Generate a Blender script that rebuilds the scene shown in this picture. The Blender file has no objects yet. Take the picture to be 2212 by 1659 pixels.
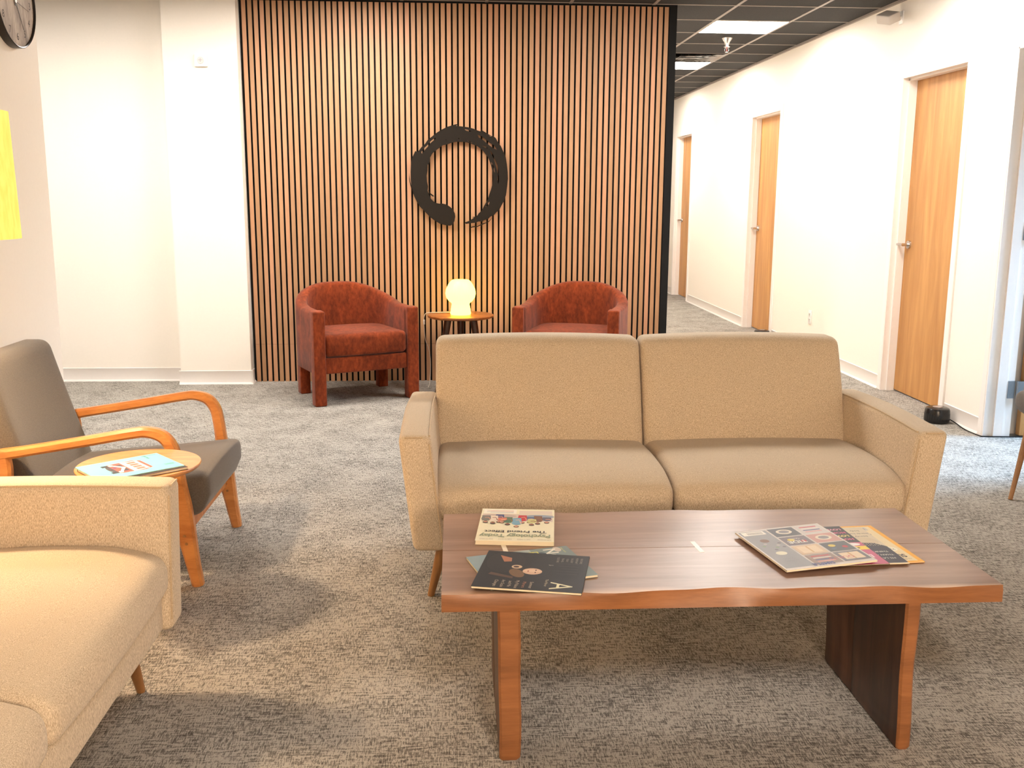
import bpy, bmesh, math, random
from mathutils import Vector, Matrix, Euler
random.seed(7)
PI = math.pi
C = bpy.context.scene.collection
scene = bpy.context.scene

# ------------------------------------------------------------------ camera
cam_d = bpy.data.cameras.new('camera'); cam = bpy.data.objects.new('camera', cam_d); C.objects.link(cam)
F_PX, YAW, PITCH, ROLL, CAM_H = 2134.6, 0.0591, 0.1884, 0.0056, 1.4051
cam_d.sensor_fit = 'HORIZONTAL'; cam_d.sensor_width = 36.0; cam_d.lens = F_PX / 2212 * 36.0
fwd = Vector((math.sin(YAW)*math.cos(PITCH), math.cos(YAW)*math.cos(PITCH), -math.sin(PITCH)))
rgt = Vector((math.cos(YAW), -math.sin(YAW), 0)); upv = rgt.cross(fwd)
r2 = math.cos(ROLL)*rgt + math.sin(ROLL)*upv; u2 = -math.sin(ROLL)*rgt + math.cos(ROLL)*upv
M = Matrix((r2, u2, -fwd)).transposed().to_4x4(); M.translation = Vector((0, 0, CAM_H))
cam.matrix_world = M; cam_d.clip_start = 0.05; cam_d.clip_end = 100
scene.camera = cam

# ------------------------------------------------------------------ world and exposure
w = bpy.data.worlds.new('world'); scene.world = w; w.use_nodes = True
w.node_tree.nodes['Background'].inputs[0].default_value = (0.55, 0.75, 1.0, 1)
w.node_tree.nodes['Background'].inputs[1].default_value = 1.0
scene.view_settings.view_transform = 'Standard'; scene.view_settings.look = 'None'
scene.view_settings.exposure = 2.05; scene.view_settings.gamma = 1.0
scene.view_settings.use_curve_mapping = False
scene.cycles.max_bounces = 8; scene.cycles.diffuse_bounces = 5
scene.cycles.sample_clamp_indirect = 6.0
TROFFER_COL = (1.0, 0.93, 0.86); TROFFER_W = 11.5
LAMP_COL = (1.0, 0.74, 0.48); LAMP_W = 21.0

# daylight entering through the window of the office behind door 4
ad = bpy.data.lights.new('office_daylight', 'AREA'); ad.shape = 'RECTANGLE'; ad.size = 1.2; ad.size_y = 1.0
ad.energy = 15; ad.color = (0.42, 0.68, 1.0); ad.spread = math.radians(70)
ao = bpy.data.objects.new('office_daylight', ad); C.objects.link(ao)
ao.location = (5.3, 5.0, 2.25)
ao.rotation_euler = Vector((-1.0, -0.02, -0.85)).to_track_quat('-Z', 'Y').to_euler()

# ------------------------------------------------------------------ material helpers
def s2l(c):
    return tuple(((x/255)/12.92 if x/255 <= .04045 else ((x/255+.055)/1.055)**2.4) for x in c)
def new_mat(name):
    m = bpy.data.materials.new(name); m.use_nodes = True
    nt = m.node_tree; b = nt.nodes['Principled BSDF']
    return m, nt, b
def N(nt, t, **kw):
    n = nt.nodes.new(t)
    for k, v in kw.items():
        if k.startswith('i_'): n.inputs[k[2:].replace('_', ' ')].default_value = v
        else: setattr(n, k, v)
    return n
_flat = {}
def flat(c, rough=.5, metal=0., name=None, spec=.5):
    k = (tuple(c), rough, metal, spec)
    if k in _flat: return _flat[k]
    m, nt, b = new_mat(name or 'paint_%d_%d_%d' % tuple(int(x) for x in c))
    b.inputs['Roughness'].default_value = rough; b.inputs['Metallic'].default_value = metal
    b.inputs['Specular IOR Level'].default_value = spec
    # tiny mottling keeps it procedural
    tc = N(nt, 'ShaderNodeTexCoord'); no = N(nt, 'ShaderNodeTexNoise', i_Scale=35.0, i_Detail=2.0)
    nt.links.new(tc.outputs['Object'], no.inputs['Vector'])
    mx = N(nt, 'ShaderNodeMix', data_type='RGBA')
    L = s2l(c)
    mx.inputs[6].default_value = tuple(x*.96 for x in L)+(1,); mx.inputs[7].default_value = tuple(min(1, x*1.04) for x in L)+(1,)
    nt.links.new(no.outputs['Fac'], mx.inputs[0]); nt.links.new(mx.outputs[2], b.inputs['Base Color'])
    _flat[k] = m; return m
def emit(name, c, s):
    m, nt, b = new_mat(name)
    b.inputs['Base Color'].default_value = tuple(.7*x for x in c)+(1,)
    b.inputs['Emission Color'].default_value = tuple(c)+(1,); b.inputs['Emission Strength'].default_value = s
    return m
def mapping(nt, scale, coord='Object', rot=(0, 0, 0)):
    tc = N(nt, 'ShaderNodeTexCoord'); mp = N(nt, 'ShaderNodeMapping')
    mp.inputs['Scale'].default_value = scale; mp.inputs['Rotation'].default_value = rot
    nt.links.new(tc.outputs[coord], mp.inputs['Vector']); return mp
def ramp(nt, stops, src):
    r = N(nt, 'ShaderNodeValToRGB'); e = r.color_ramp.elements
    e[0].position = stops[0][0]; e[0].color = tuple(stops[0][1])+(1,)
    e[1].position = stops[-1][0]; e[1].color = tuple(stops[-1][1])+(1,)
    for p, c in stops[1:-1]:
        x = e.new(p); x.color = tuple(c)+(1,)
    nt.links.new(src, r.inputs[0]); return r
def bump(nt, b, src, strength=.3, dist=.002):
    bp = N(nt, 'ShaderNodeBump'); bp.inputs['Strength'].default_value = strength; bp.inputs['Distance'].default_value = dist
    nt.links.new(src, bp.inputs['Height']); nt.links.new(bp.outputs['Normal'], b.inputs['Normal'])
def wood(name, dark, light, grain=(1, 18, 18), rough=.4, sc=6., fine=.35, bands=.5):
    """grain runs along the axis with the small scale"""
    m, nt, b = new_mat(name)
    mp = mapping(nt, grain)
    n1 = N(nt, 'ShaderNodeTexNoise', i_Scale=sc*.4, i_Detail=4.0, i_Roughness=.55, i_Distortion=.6)
    n2 = N(nt, 'ShaderNodeTexNoise', i_Scale=sc*5, i_Detail=3.0, i_Roughness=.6)
    nt.links.new(mp.outputs[0], n1.inputs['Vector']); nt.links.new(mp.outputs[0], n2.inputs['Vector'])
    ad_ = N(nt, 'ShaderNodeMath', operation='MULTIPLY_ADD'); ad_.inputs[1].default_value = fine
    nt.links.new(n2.outputs['Fac'], ad_.inputs[0]); nt.links.new(n1.outputs['Fac'], ad_.inputs[2])
    D, L = s2l(dark), s2l(light)
    r = ramp(nt, [(.5+fine*.5-bands*.36, D), (.5+fine*.5, tuple((a+c)/2 for a, c in zip(D, L))), (.5+fine*.5+bands*.30, L)], ad_.outputs[0])
    nt.links.new(r.outputs[0], b.inputs['Base Color']); b.inputs['Roughness'].default_value = rough
    bump(nt, b, n2.outputs['Fac'], .12, .001)
    return m
def fabric(name, dark, light, scale=(260, 260, 90), rough=.95, strength=.5, sheen=0.25, spread=.16, blot=.0):
    m, nt, b = new_mat(name)
    mp = mapping(nt, scale)
    n1 = N(nt, 'ShaderNodeTexNoise', i_Scale=1.0, i_Detail=3.0, i_Roughness=.7)
    nt.links.new(mp.outputs[0], n1.inputs['Vector'])
    r = ramp(nt, [(.5-spread, s2l(dark)), (.5+spread, s2l(light))], n1.outputs['Fac'])
    src = r.outputs[0]
    if blot:
        mp2 = mapping(nt, (11, 11, 5.5)); n2 = N(nt, 'ShaderNodeTexNoise', i_Scale=1.0, i_Detail=4.0, i_Distortion=1.2)
        nt.links.new(mp2.outputs[0], n2.inputs['Vector'])
        mr = N(nt, 'ShaderNodeMapRange'); mr.inputs[1].default_value = .35; mr.inputs[2].default_value = .65
        mr.inputs[3].default_value = 1-blot; mr.inputs[4].default_value = 1+blot
        nt.links.new(n2.outputs['Fac'], mr.inputs[0])
        mm = N(nt, 'ShaderNodeVectorMath', operation='SCALE'); nt.links.new(src, mm.inputs[0]); nt.links.new(mr.outputs[0], mm.inputs['Scale'])
        src = mm.outputs[0]
    nt.links.new(src, b.inputs['Base Color']); b.inputs['Roughness'].default_value = rough
    b.inputs['Specular IOR Level'].default_value = .15
    b.inputs['Sheen Weight'].default_value = sheen; b.inputs['Sheen Roughness'].default_value = .5
    bump(nt, b, n1.outputs['Fac'], strength, .0012)
    return m

# ------------------------------------------------------------------ materials
def carpet_mat():
    m, nt, b = new_mat('carpet_weave')
    def nz(scale, det=3., rough=.6):
        mp = mapping(nt, scale); n = N(nt, 'ShaderNodeTexNoise', i_Scale=1.0, i_Detail=det, i_Roughness=rough)
        nt.links.new(mp.outputs[0], n.inputs['Vector']); return n.outputs['Fac']
    def math_(op, a, c, clamp=False):
        n = N(nt, 'ShaderNodeMath', operation=op); n.use_clamp = clamp
        for i, x in enumerate((a, c)):
            if isinstance(x, (int, float)): n.inputs[i].default_value = x
            else: nt.links.new(x, n.inputs[i])
        return n.outputs[0]
    dash = nz((24, 130, 1), 3., .6)        # dashes along x
    vert = nz((150, 26, 1), 3., .55)        # short ribs along y
    fine = nz((420, 190, 1), 1., .5)
    rib = nz((300, 40, 1), 2., .6)
    big = nz((5, 5, 1), 2., .5)
    mid = nz((24, 30, 1), 2., .6)
    sel = math_('MULTIPLY_ADD', mid, 7.0); nt.nodes[-1].inputs[2].default_value = -3.5
    selc = N(nt, 'ShaderNodeClamp'); nt.links.new(sel, selc.inputs[0])
    mx = N(nt, 'ShaderNodeMix'); nt.links.new(selc.outputs[0], mx.inputs[0]); nt.links.new(dash, mx.inputs[2]); nt.links.new(vert, mx.inputs[3])
    a = math_('MULTIPLY', mx.outputs[0], .80)
    a = math_('ADD', a, math_('MULTIPLY', rib, .70))
    a = math_('ADD', a, math_('MULTIPLY', fine, .30))
    a = math_('ADD', a, math_('MULTIPLY', big, .22))
    r = ramp(nt, [(.735, s2l((82, 77, 72))), (.90, s2l((127, 122, 115))), (1.0, s2l((157, 151, 142))), (1.0, s2l((180, 173, 163)))], a)
    e = r.color_ramp.elements
    # squeeze into 0..1
    sc = N(nt, 'ShaderNodeMapRange'); sc.inputs[1].default_value = .74; sc.inputs[2].default_value = 1.27
    nt.links.new(a, sc.inputs[0]); nt.links.new(sc.outputs[0], r.inputs[0])
    e[0].position = .12; e[1].position = .42; e[2].position = .66; e[3].position = .9
    # faint seams between carpet tiles
    mp = mapping(nt, (1/.91, 1/.91, 1)); sx = N(nt, 'ShaderNodeSeparateXYZ'); nt.links.new(mp.outputs[0], sx.inputs[0])
    lines = []
    for o in (0, 1):
        fr = math_('FRACT', sx.outputs[o], 0)
        lines.append(math_('LESS_THAN', fr, .003))
    ln = math_('MAXIMUM', lines[0], lines[1])
    mc = N(nt, 'ShaderNodeMix', data_type='RGBA'); nt.links.new(math_('MULTIPLY', ln, .35), mc.inputs[0])
    nt.links.new(r.outputs[0], mc.inputs[6]); mc.inputs[7].default_value = (.06, .055, .05, 1)
    nt.links.new(mc.outputs[2], b.inputs['Base Color']); b.inputs['Roughness'].default_value = .97
    b.inputs['Specular IOR Level'].default_value = .1
    bump(nt, b, a, .7, .004)
    return m
def paint_mat(name, c, rough=.55):
    m, nt, b = new_mat(name)
    mp = mapping(nt, (60, 60, 60)); n = N(nt, 'ShaderNodeTexNoise', i_Scale=1.0, i_Detail=3.0)
    nt.links.new(mp.outputs[0], n.inputs['Vector'])
    L = s2l(c); r = ramp(nt, [(.3, tuple(x*.985 for x in L)), (.7, L)], n.outputs['Fac'])
    nt.links.new(r.outputs[0], b.inputs['Base Color']); b.inputs['Roughness'].default_value = rough
    b.inputs['Specular IOR Level'].default_value = .3
    bump(nt, b, n.outputs['Fac'], .05, .001); return m
def tile_mat():
    m, nt, b = new_mat('black_ceiling_tile')
    mp = mapping(nt, (150, 150, 150)); n = N(nt, 'ShaderNodeTexNoise', i_Scale=1.0, i_Detail=3.0)
    nt.links.new(mp.outputs[0], n.inputs['Vector'])
    r = ramp(nt, [(.35, (.012, .0115, .011)), (.7, (.032, .030, .029))], n.outputs['Fac'])
    nt.links.new(r.outputs[0], b.inputs['Base Color']); b.inputs['Roughness'].default_value = .9
    return m
def slat_mat():
    m, nt, b = new_mat('oak_slats')
    tc = N(nt, 'ShaderNodeTexCoord'); sx = N(nt, 'ShaderNodeSeparateXYZ'); nt.links.new(tc.outputs['Object'], sx.inputs[0])
    dv = N(nt, 'ShaderNodeMath', operation='DIVIDE'); dv.inputs[1].default_value = SLAT_P; nt.links.new(sx.outputs[0], dv.inputs[0])
    fl = N(nt, 'ShaderNodeMath', operation='FLOOR'); nt.links.new(dv.outputs[0], fl.inputs[0])
    jn = N(nt, 'ShaderNodeMath', operation='GREATER_THAN'); jn.inputs[1].default_value = .288; nt.links.new(sx.outputs[2], jn.inputs[0])
    ja = N(nt, 'ShaderNodeMath', operation='MULTIPLY_ADD'); ja.inputs[1].default_value = 131.7; nt.links.new(jn.outputs[0], ja.inputs[0]); nt.links.new(fl.outputs[0], ja.inputs[2])
    wn = N(nt, 'ShaderNodeTexWhiteNoise', noise_dimensions='1D'); nt.links.new(ja.outputs[0], wn.inputs['W'])
    ml = N(nt, 'ShaderNodeMath', operation='MULTIPLY'); ml.inputs[1].default_value = 37.; nt.links.new(fl.outputs[0], ml.inputs[0])
    cb = N(nt, 'ShaderNodeCombineXYZ'); nt.links.new(sx.outputs[0], cb.inputs[0]); nt.links.new(ml.outputs[0], cb.inputs[1]); nt.links.new(sx.outputs[2], cb.inputs[2])
    mp = N(nt, 'ShaderNodeMapping'); mp.inputs['Scale'].default_value = (260, 1, 5); nt.links.new(cb.outputs[0], mp.inputs[0])
    n = N(nt, 'ShaderNodeTexNoise', i_Scale=1.0, i_Detail=4.0, i_Roughness=.6); nt.links.new(mp.outputs[0], n.inputs['Vector'])
    r1 = ramp(nt, [(.0, s2l((168, 128, 92))), (.5, s2l((182, 138, 101))), (1.0, s2l((192, 142, 108)))], wn.outputs['Value'])
    r2_ = ramp(nt, [(.3, (.80, .79, .77)), (.62, (1.06, 1.05, 1.04))], n.outputs['Fac'])
    mu = N(nt, 'ShaderNodeMix', data_type='RGBA', blend_type='MULTIPLY'); mu.inputs[0].default_value = 1.0
    nt.links.new(r1.outputs[0], mu.inputs[6]); nt.links.new(r2_.outputs[0], mu.inputs[7])
    nt.links.new(mu.outputs[2], b.inputs['Base Color']); b.inputs['Roughness'].default_value = .55
    return m
SLAT_P = 3.093/72
M_carpet = carpet_mat()
M_wall = paint_mat('warm_white_paint', (242, 235, 224))
M_base = paint_mat('white_vinyl_baseboard', (232, 226, 220), .4)
M_trim = paint_mat('white_door_frame_paint', (238, 232, 226), .35)
M_tile = tile_mat()
M_grid = flat((150, 140, 132), .45, 0, 'grey_ceiling_grid')
M_felt = flat((9, 8, 8), .95, 0, 'black_felt')
M_slat = slat_mat()
M_door = wood('oak_door_veneer', (168, 114, 60), (206, 154, 92), (9, 9, .8), .45, 4, .16, .8)
M_sofa = fabric('oatmeal_tweed', (158, 135, 106), (234, 217, 190), (640, 640, 150), .95, .5, .2, .19)
M_pipe = fabric('oatmeal_piping', (172, 148, 116), (214, 192, 160), (500, 500, 500), .95, .3)
M_velvet = fabric('rust_velvet', (102, 40, 15), (136, 60, 27), (60, 60, 30), .85, .15, .12, .2, .24)
M_grey = fabric('grey_brown_fabric', (80, 73, 67), (106, 98, 90), (420, 420, 300), .9, .3, .2, .2)
M_bent = wood('honey_bentwood', (168, 102, 52), (206, 140, 78), (2, 22, 10), .33, 5, .3, .6)
M_leg = wood('light_wood_leg', (126, 86, 48), (160, 114, 68), (14, 14, 2), .4, 5, .3, .6)
M_side = wood('cherry_table_wood', (180, 116, 64), (208, 146, 88), (3, 14, 3), .32, 5, .3, .6)
M_wal = wood('walnut_top', (112, 84, 70), (170, 136, 116), (.7, 9, 9), .28, 3.6, .22, .85)
def _sapzone(m):
    nt = m.node_tree; b = nt.nodes['Principled BSDF']; src = b.inputs['Base Color'].links[0].from_socket
    tc = N(nt, 'ShaderNodeTexCoord'); sx = N(nt, 'ShaderNodeSeparateXYZ'); nt.links.new(tc.outputs['Object'], sx.inputs[0])
    mp_ = mapping(nt, (2.2, 5, 1)); nz = N(nt, 'ShaderNodeTexNoise', i_Scale=1.5, i_Detail=2.0); nt.links.new(mp_.outputs[0], nz.inputs['Vector'])
    ma = N(nt, 'ShaderNodeMath', operation='MULTIPLY_ADD'); ma.inputs[1].default_value = .09; nt.links.new(nz.outputs['Fac'], ma.inputs[0]); nt.links.new(sx.outputs[1], ma.inputs[2])
    mr = N(nt, 'ShaderNodeMapRange'); mr.inputs[1].default_value = -.235; mr.inputs[2].default_value = -.262; nt.links.new(ma.outputs[0], mr.inputs[0])
    mx = N(nt, 'ShaderNodeMix', data_type='RGBA'); nt.links.new(mr.outputs[0], mx.inputs[0]); nt.links.new(src, mx.inputs[6]); mx.inputs[7].default_value = s2l((196, 158, 126))+(1,)
    nt.links.new(mx.outputs[2], b.inputs['Base Color'])
_sapzone(M_wal)
M_waldark = wood('walnut_leg', (52, 33, 24), (92, 62, 44), (14, 14, 1.3), .4, 4, .3, .6)
M_sap = wood('sapwood_edge', (116, 72, 40), (160, 104, 62), (1.2, 10, 12), .38, 4, .3, .7)
M_key = flat((246, 234, 216), .3, 0, 'pale_wood_key')
M_darkwood = wood('dark_walnut_leg', (48, 26, 14), (84, 50, 28), (14, 14, 2), .4, 4, .3, .6)
M_tabletop = wood('round_top_wood', (112, 62, 28), (164, 98, 48), (2, 16, 4), .3, 5, .3, .6)
M_chrome = flat((200, 198, 196), .22, 1.0, 'brushed_nickel')
M_steel = flat((150, 156, 164), .35, .9, 'hinge_steel')
M_black = flat((14, 14, 15), .25, 0, 'black_plastic')
M_blackm = flat((34, 31, 28), .6, 0, 'matte_black_metal')
M_white = flat((232, 230, 226), .4, 0, 'white_plastic')
M_paper = flat((226, 212, 180), .8, 0, 'page_edges')
M_cordw = flat((215, 205, 190), .5, 0, 'white_cord')

# ------------------------------------------------------------------ mesh helpers
def link(name, bm_or_me, mats, parent=None, smooth=40, loc=None, rot=None):
    if isinstance(bm_or_me, bmesh.types.BMesh):
        bmesh.ops.recalc_face_normals(bm_or_me, faces=bm_or_me.faces) if getattr(bm_or_me, 'recalc', True) else None
        me = bpy.data.meshes.new(name); bm_or_me.to_mesh(me); bm_or_me.free()
    else: me = bm_or_me
    if not isinstance(mats, (list, tuple)): mats = [mats]
    for m in mats: me.materials.append(m)
    if smooth:
        me.shade_smooth(); me.set_sharp_from_angle(angle=math.radians(smooth))
    o = bpy.data.objects.new(name, me); C.objects.link(o)
    if parent: o.parent = parent
    if loc: o.location = loc
    if rot: o.rotation_euler = rot
    return o
def thing(name, label, cat, loc=(0, 0, 0), rotz=0, group=None):
    o = bpy.data.objects.new(name, None); C.objects.link(o); o.empty_display_size = .1
    o.location = loc; o.rotation_euler = (0, 0, rotz); o['label'] = label; o['category'] = cat
    if group: o['group'] = group
    return o
def tag(o, label, cat, group=None):
    o['label'] = label; o['category'] = cat
    if group: o['group'] = group
    return o
def struct(name, bm, m, parent=None, **kw):
    o = link(name, bm, m, parent, **kw)
    if not parent: o['kind'] = 'structure'
    return o
def box(bm, x0, x1, y0, y1, z0, z1, mi=0, bev=0, seg=2):
    vs = [bm.verts.new(p) for p in ((x0, y0, z0), (x1, y0, z0), (x1, y1, z0), (x0, y1, z0), (x0, y0, z1), (x1, y0, z1), (x1, y1, z1), (x0, y1, z1))]
    fs = [bm.faces.new([vs[i] for i in f]) for f in ((0, 3, 2, 1), (4, 5, 6, 7), (0, 1, 5, 4), (1, 2, 6, 5), (2, 3, 7, 6), (3, 0, 4, 7))]
    for f in fs: f.material_index = mi
    if bev:
        es = list({e for f in fs for e in f.edges})
        r = bmesh.ops.bevel(bm, geom=es, offset=bev, segments=seg, profile=.5, affect='EDGES')
        for f in r['faces']: f.material_index = mi
    return vs
def bx(*a, **k):
    bm = bmesh.new(); box(bm, *a, **k); return bm
def soft(x0, x1, y0, y1, z0, z1, r=.03, fn=None, n=10, bm=None):
    """rounded box with dense topology; fn(Vector)->Vector deforms it"""
    bm = bm or bmesh.new()
    c = Vector(((x0+x1)/2, (y0+y1)/2, (z0+z1)/2)); h = Vector(((x1-x0)/2, (y1-y0)/2, (z1-z0)/2))
    r = min(r, h.x, h.y, h.z)
    def ax(hh):
        t = [-hh + r*(1-math.cos(a*PI/2/4)) * 1.0 for a in range(5)]
        inner = hh-r
        k = max(2, int(n*(inner*2)/max(2*max(h), 1e-6))+1) if inner > 1e-6 else 0
        mid = [-inner+2*inner*i/k for i in range(1, k)] if k else []
        out = sorted(set([round(v, 6) for v in t+mid+[-v for v in t]]))
        return out
    X, Y, Z = ax(h.x), ax(h.y), ax(h.z)
    vd = {}
    def vert(i, j, k):
        key = (i, j, k)
        if key in vd: return vd[key]
        p = Vector((X[i], Y[j], Z[k]))
        q = Vector([max(-(h[a]-r), min(h[a]-r, p[a])) for a in range(3)])
        d = p-q
        if d.length > 1e-9: p = q + d.normalized()*r
        p = p+c
        if fn: p = fn(p)
        vd[key] = bm.verts.new(p); return vd[key]
    nx, ny, nz = len(X)-1, len(Y)-1, len(Z)-1
    for i in range(nx):
        for j in range(ny):
            bm.faces.new([vert(i, j, 0), vert(i, j+1, 0), vert(i+1, j+1, 0), vert(i+1, j, 0)])
            bm.faces.new([vert(i, j, nz), vert(i+1, j, nz), vert(i+1, j+1, nz), vert(i, j+1, nz)])
    for i in range(nx):
        for k in range(nz):
            bm.faces.new([vert(i, 0, k), vert(i+1, 0, k), vert(i+1, 0, k+1), vert(i, 0, k+1)])
            bm.faces.new([vert(i, ny, k), vert(i, ny, k+1), vert(i+1, ny, k+1), vert(i+1, ny, k)])
    for j in range(ny):
        for k in range(nz):
            bm.faces.new([vert(0, j, k), vert(0, j, k+1), vert(0, j+1, k+1), vert(0, j+1, k)])
            bm.faces.new([vert(nx, j, k), vert(nx, j+1, k), vert(nx, j+1, k+1), vert(nx, j, k+1)])
    return bm
def lathe(prof, seg=40, bm=None, lobes=0, amp=0., centre=(0, 0, 0), close=True):
    bm = bm or bmesh.new(); rings = []
    for (r, z) in prof:
        ring = []
        for i in range(seg):
            a = 2*PI*i/seg; rr = r*(1+amp*math.cos(lobes*a)) if lobes else r
            ring.append(bm.verts.new((centre[0]+rr*math.cos(a), centre[1]+rr*math.sin(a), centre[2]+z)))
        rings.append(ring)
    for a, b_ in zip(rings, rings[1:]):
        for i in range(seg):
            bm.faces.new([a[i], a[(i+1) % seg], b_[(i+1) % seg], b_[i]])
    if close:
        bm.faces.new(list(reversed(rings[0]))); bm.faces.new(rings[-1])
    return bm
def cone(p0, p1, r0, r1, seg=20, bm=None, sx=1.):
    bm = bm or bmesh.new(); p0, p1 = Vector(p0), Vector(p1); d = (p1-p0).normalized()
    u = d.cross(Vector((0, 1, 0)) if abs(d.y) < .9 else Vector((1, 0, 0))).normalized(); v = d.cross(u)
    rings = [[bm.verts.new(p+(u*math.cos(2*PI*i/seg)*sx+v*math.sin(2*PI*i/seg))*r) for i in range(seg)] for p, r in ((p0, r0), (p1, r1))]
    for i in range(seg): bm.faces.new([rings[0][i], rings[0][(i+1) % seg], rings[1][(i+1) % seg], rings[1][i]])
    bm.faces.new(list(reversed(rings[0]))); bm.faces.new(rings[1]); return bm
def crom(pts, k=6):
    P = [Vector(p) for p in pts]; P = [P[0]*2-P[1]]+P+[P[-1]*2-P[-2]]; out = []
    for i in range(1, len(P)-2):
        for j in range(k):
            t = j/k; a, b_, c_, d = P[i-1], P[i], P[i+1], P[i+2]
            out.append(.5*((2*b_)+(-a+c_)*t+(2*a-5*b_+4*c_-d)*t*t+(-a+3*b_-3*c_+d)*t**3))
    out.append(P[-2]); return out
def tube(pts, r, seg=8, bm=None, smooth=5):
    bm = bm or bmesh.new(); P = crom(pts, smooth) if smooth and len(pts) > 2 else [Vector(p) for p in pts]
    rings = []; up = Vector((0, 0, 1))
    for i, p in enumerate(P):
        d = (P[min(i+1, len(P)-1)]-P[max(i-1, 0)]).normalized()
        u = d.cross(up)
        if u.length < .1: u = d.cross(Vector((1, 0, 0)))
        u.normalize(); v = d.cross(u)
        rings.append([bm.verts.new(p+(u*math.cos(2*PI*k/seg)+v*math.sin(2*PI*k/seg))*r) for k in range(seg)])
    for a, b_ in zip(rings, rings[1:]):
        for k in range(seg): bm.faces.new([a[k], a[(k+1) % seg], b_[(k+1) % seg], b_[k]])
    bm.faces.new(list(reversed(rings[0]))); bm.faces.new(rings[-1]); return bm
def ribbon(pts, ws, y0, thick, ch=.006, bm=None, k=6):
    """pts in the XZ plane, width in that plane, extruded along y with chamfered corners"""
    bm = bm or bmesh.new()
    P = crom([(x, 0, z) for x, z in pts], k); W = crom([(v, 0, 0) for v in ws], k); rings = []
    for i, p in enumerate(P):
        d = (P[min(i+1, len(P)-1)]-P[max(i-1, 0)]).normalized(); n = Vector((-d.z, 0, d.x)); hw = W[i].x/2; ht = thick/2
        sec = [(hw-ch, -ht), (hw, -ht+ch), (hw, ht-ch), (hw-ch, ht), (-hw+ch, ht), (-hw, ht-ch), (-hw, -ht+ch), (-hw+ch, -ht)]
        rings.append([bm.verts.new(p+n*a+Vector((0, y0+b_, 0))) for a, b_ in sec])
    for a, b_ in zip(rings, rings[1:]):
        for q in range(8): bm.faces.new([a[q], a[(q+1) % 8], b_[(q+1) % 8], b_[q]])
    bm.faces.new(list(reversed(rings[0]))); bm.faces.new(rings[-1]); return bm
def text_into(bm, s, mat4, size=1., mi=0, align='CENTER', bold=0., ext=0.):
    cu = bpy.data.curves.new('t', 'FONT'); cu.body = s; cu.size = size; cu.align_x = align; cu.align_y = 'CENTER'
    cu.offset = bold; cu.extrude = ext; cu.resolution_u = 3
    ob = bpy.data.objects.new('t', cu); C.objects.link(ob)
    dg = bpy.context.evaluated_depsgraph_get(); me = bpy.data.meshes.new_from_object(ob.evaluated_get(dg))
    n0 = len(bm.faces); me.transform(mat4); bm.from_mesh(me); bm.faces.ensure_lookup_table()
    for f in bm.faces[n0:]: f.material_index = mi
    bpy.data.objects.remove(ob); bpy.data.curves.remove(cu); bpy.data.meshes.remove(me)
def frame(o, x, y, z=None):
    x, y = Vector(x), Vector(y); z = Vector(z) if z else x.cross(y)
    m = Matrix((x, y, z)).transposed().to_4x4(); m.translation = Vector(o); return m
def curve2d_mesh(loops, depth):
    cu = bpy.data.curves.new('c', 'CURVE'); cu.dimensions = '2D'; cu.fill_mode = 'BOTH'; cu.extrude = depth/2
    for L in loops:
        sp = cu.splines.new('POLY'); sp.points.add(len(L)-1); sp.use_cyclic_u = True
        for p, q in zip(sp.points, L): p.co = (q[0], q[1], 0, 1)
    ob = bpy.data.objects.new('c', cu); C.objects.link(ob)
    dg = bpy.context.evaluated_depsgraph_get(); me = bpy.data.meshes.new_from_object(ob.evaluated_get(dg))
    bpy.data.objects.remove(ob); bpy.data.curves.remove(cu); return me
def copy_tree(o, parent=None):
    c = o.copy(); C.objects.link(c)
    if parent: c.parent = parent
    for ch in list(o.children): copy_tree(ch, c)
    return c

# ================================================================== SETTING
CEIL = 2.7787; XR = 3.17; YS = 7.52; XL = -1.88; YB = -2.4; YE = 17.0
struct('floor', bx(-5.2, 6.7, YB-.2, YE+.2, -.1, 0), M_carpet)
struct('ceiling', bx(-5.2, 6.7, YB-.2, YE+.2, CEIL, CEIL+.1), M_tile)
bm = bmesh.new()
gx = [2.6845-.6096*k for k in range(-1, 13)]; gy = [8.1078+.6096*k for k in range(-17, 15)]
for x in gx:
    if x < XR: box(bm, x-.012, x+.012, YB, YE, CEIL-.004, CEIL+.001)
for y in gy: box(bm, -5.0, XR, y-.0085, y+.0085, CEIL-.0035, CEIL+.001)
struct('trim_1', bm, M_grid, smooth=0)
struct('trim_2', bx(XR-.022, XR, YB, YE, CEIL-.018, CEIL-.001), M_grid, smooth=0)

# corridor wall with four door openings
doors = [(6.15, 7.05), (9.70, 10.62), (13.32, 14.22)]
openings = [(4.66, 5.60)]+doors
WT = .155; DH = 2.235
bm = bmesh.new(); y = YB
for a, b_ in openings:
    box(bm, XR, XR+WT, y, a, 0, CEIL); box(bm, XR, XR+WT, a, b_, DH, CEIL); y = b_
box(bm, XR, XR+WT, y, YE, 0, CEIL)
struct('wall_right', bm, M_wall, smooth=0)
struct('wall_far', bx(1.5, 3.6, YE, YE+.12, 0, CEIL), M_wall, smooth=0)
struct('wall_behind', bx(-5.2, 6.7, YB-.12, YB, 0, CEIL), M_wall, smooth=0)
struct('wall_left', bx(XL-.14, XL, YB, 4.80, 0, CEIL), M_wall, smooth=0)
struct('wall_farleft', bx(-5.12, -5.0, YB, 7.7, 0, CEIL), M_wall, smooth=0)
struct('wall_backleft', bx(-5.12, -1.515, 7.565, 7.75, 0, CEIL), M_wall, smooth=0)
struct('wall_column', bx(-2.045, -1.525, 7.42, 7.57, 0, CEIL), M_wall, smooth=0)
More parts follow.
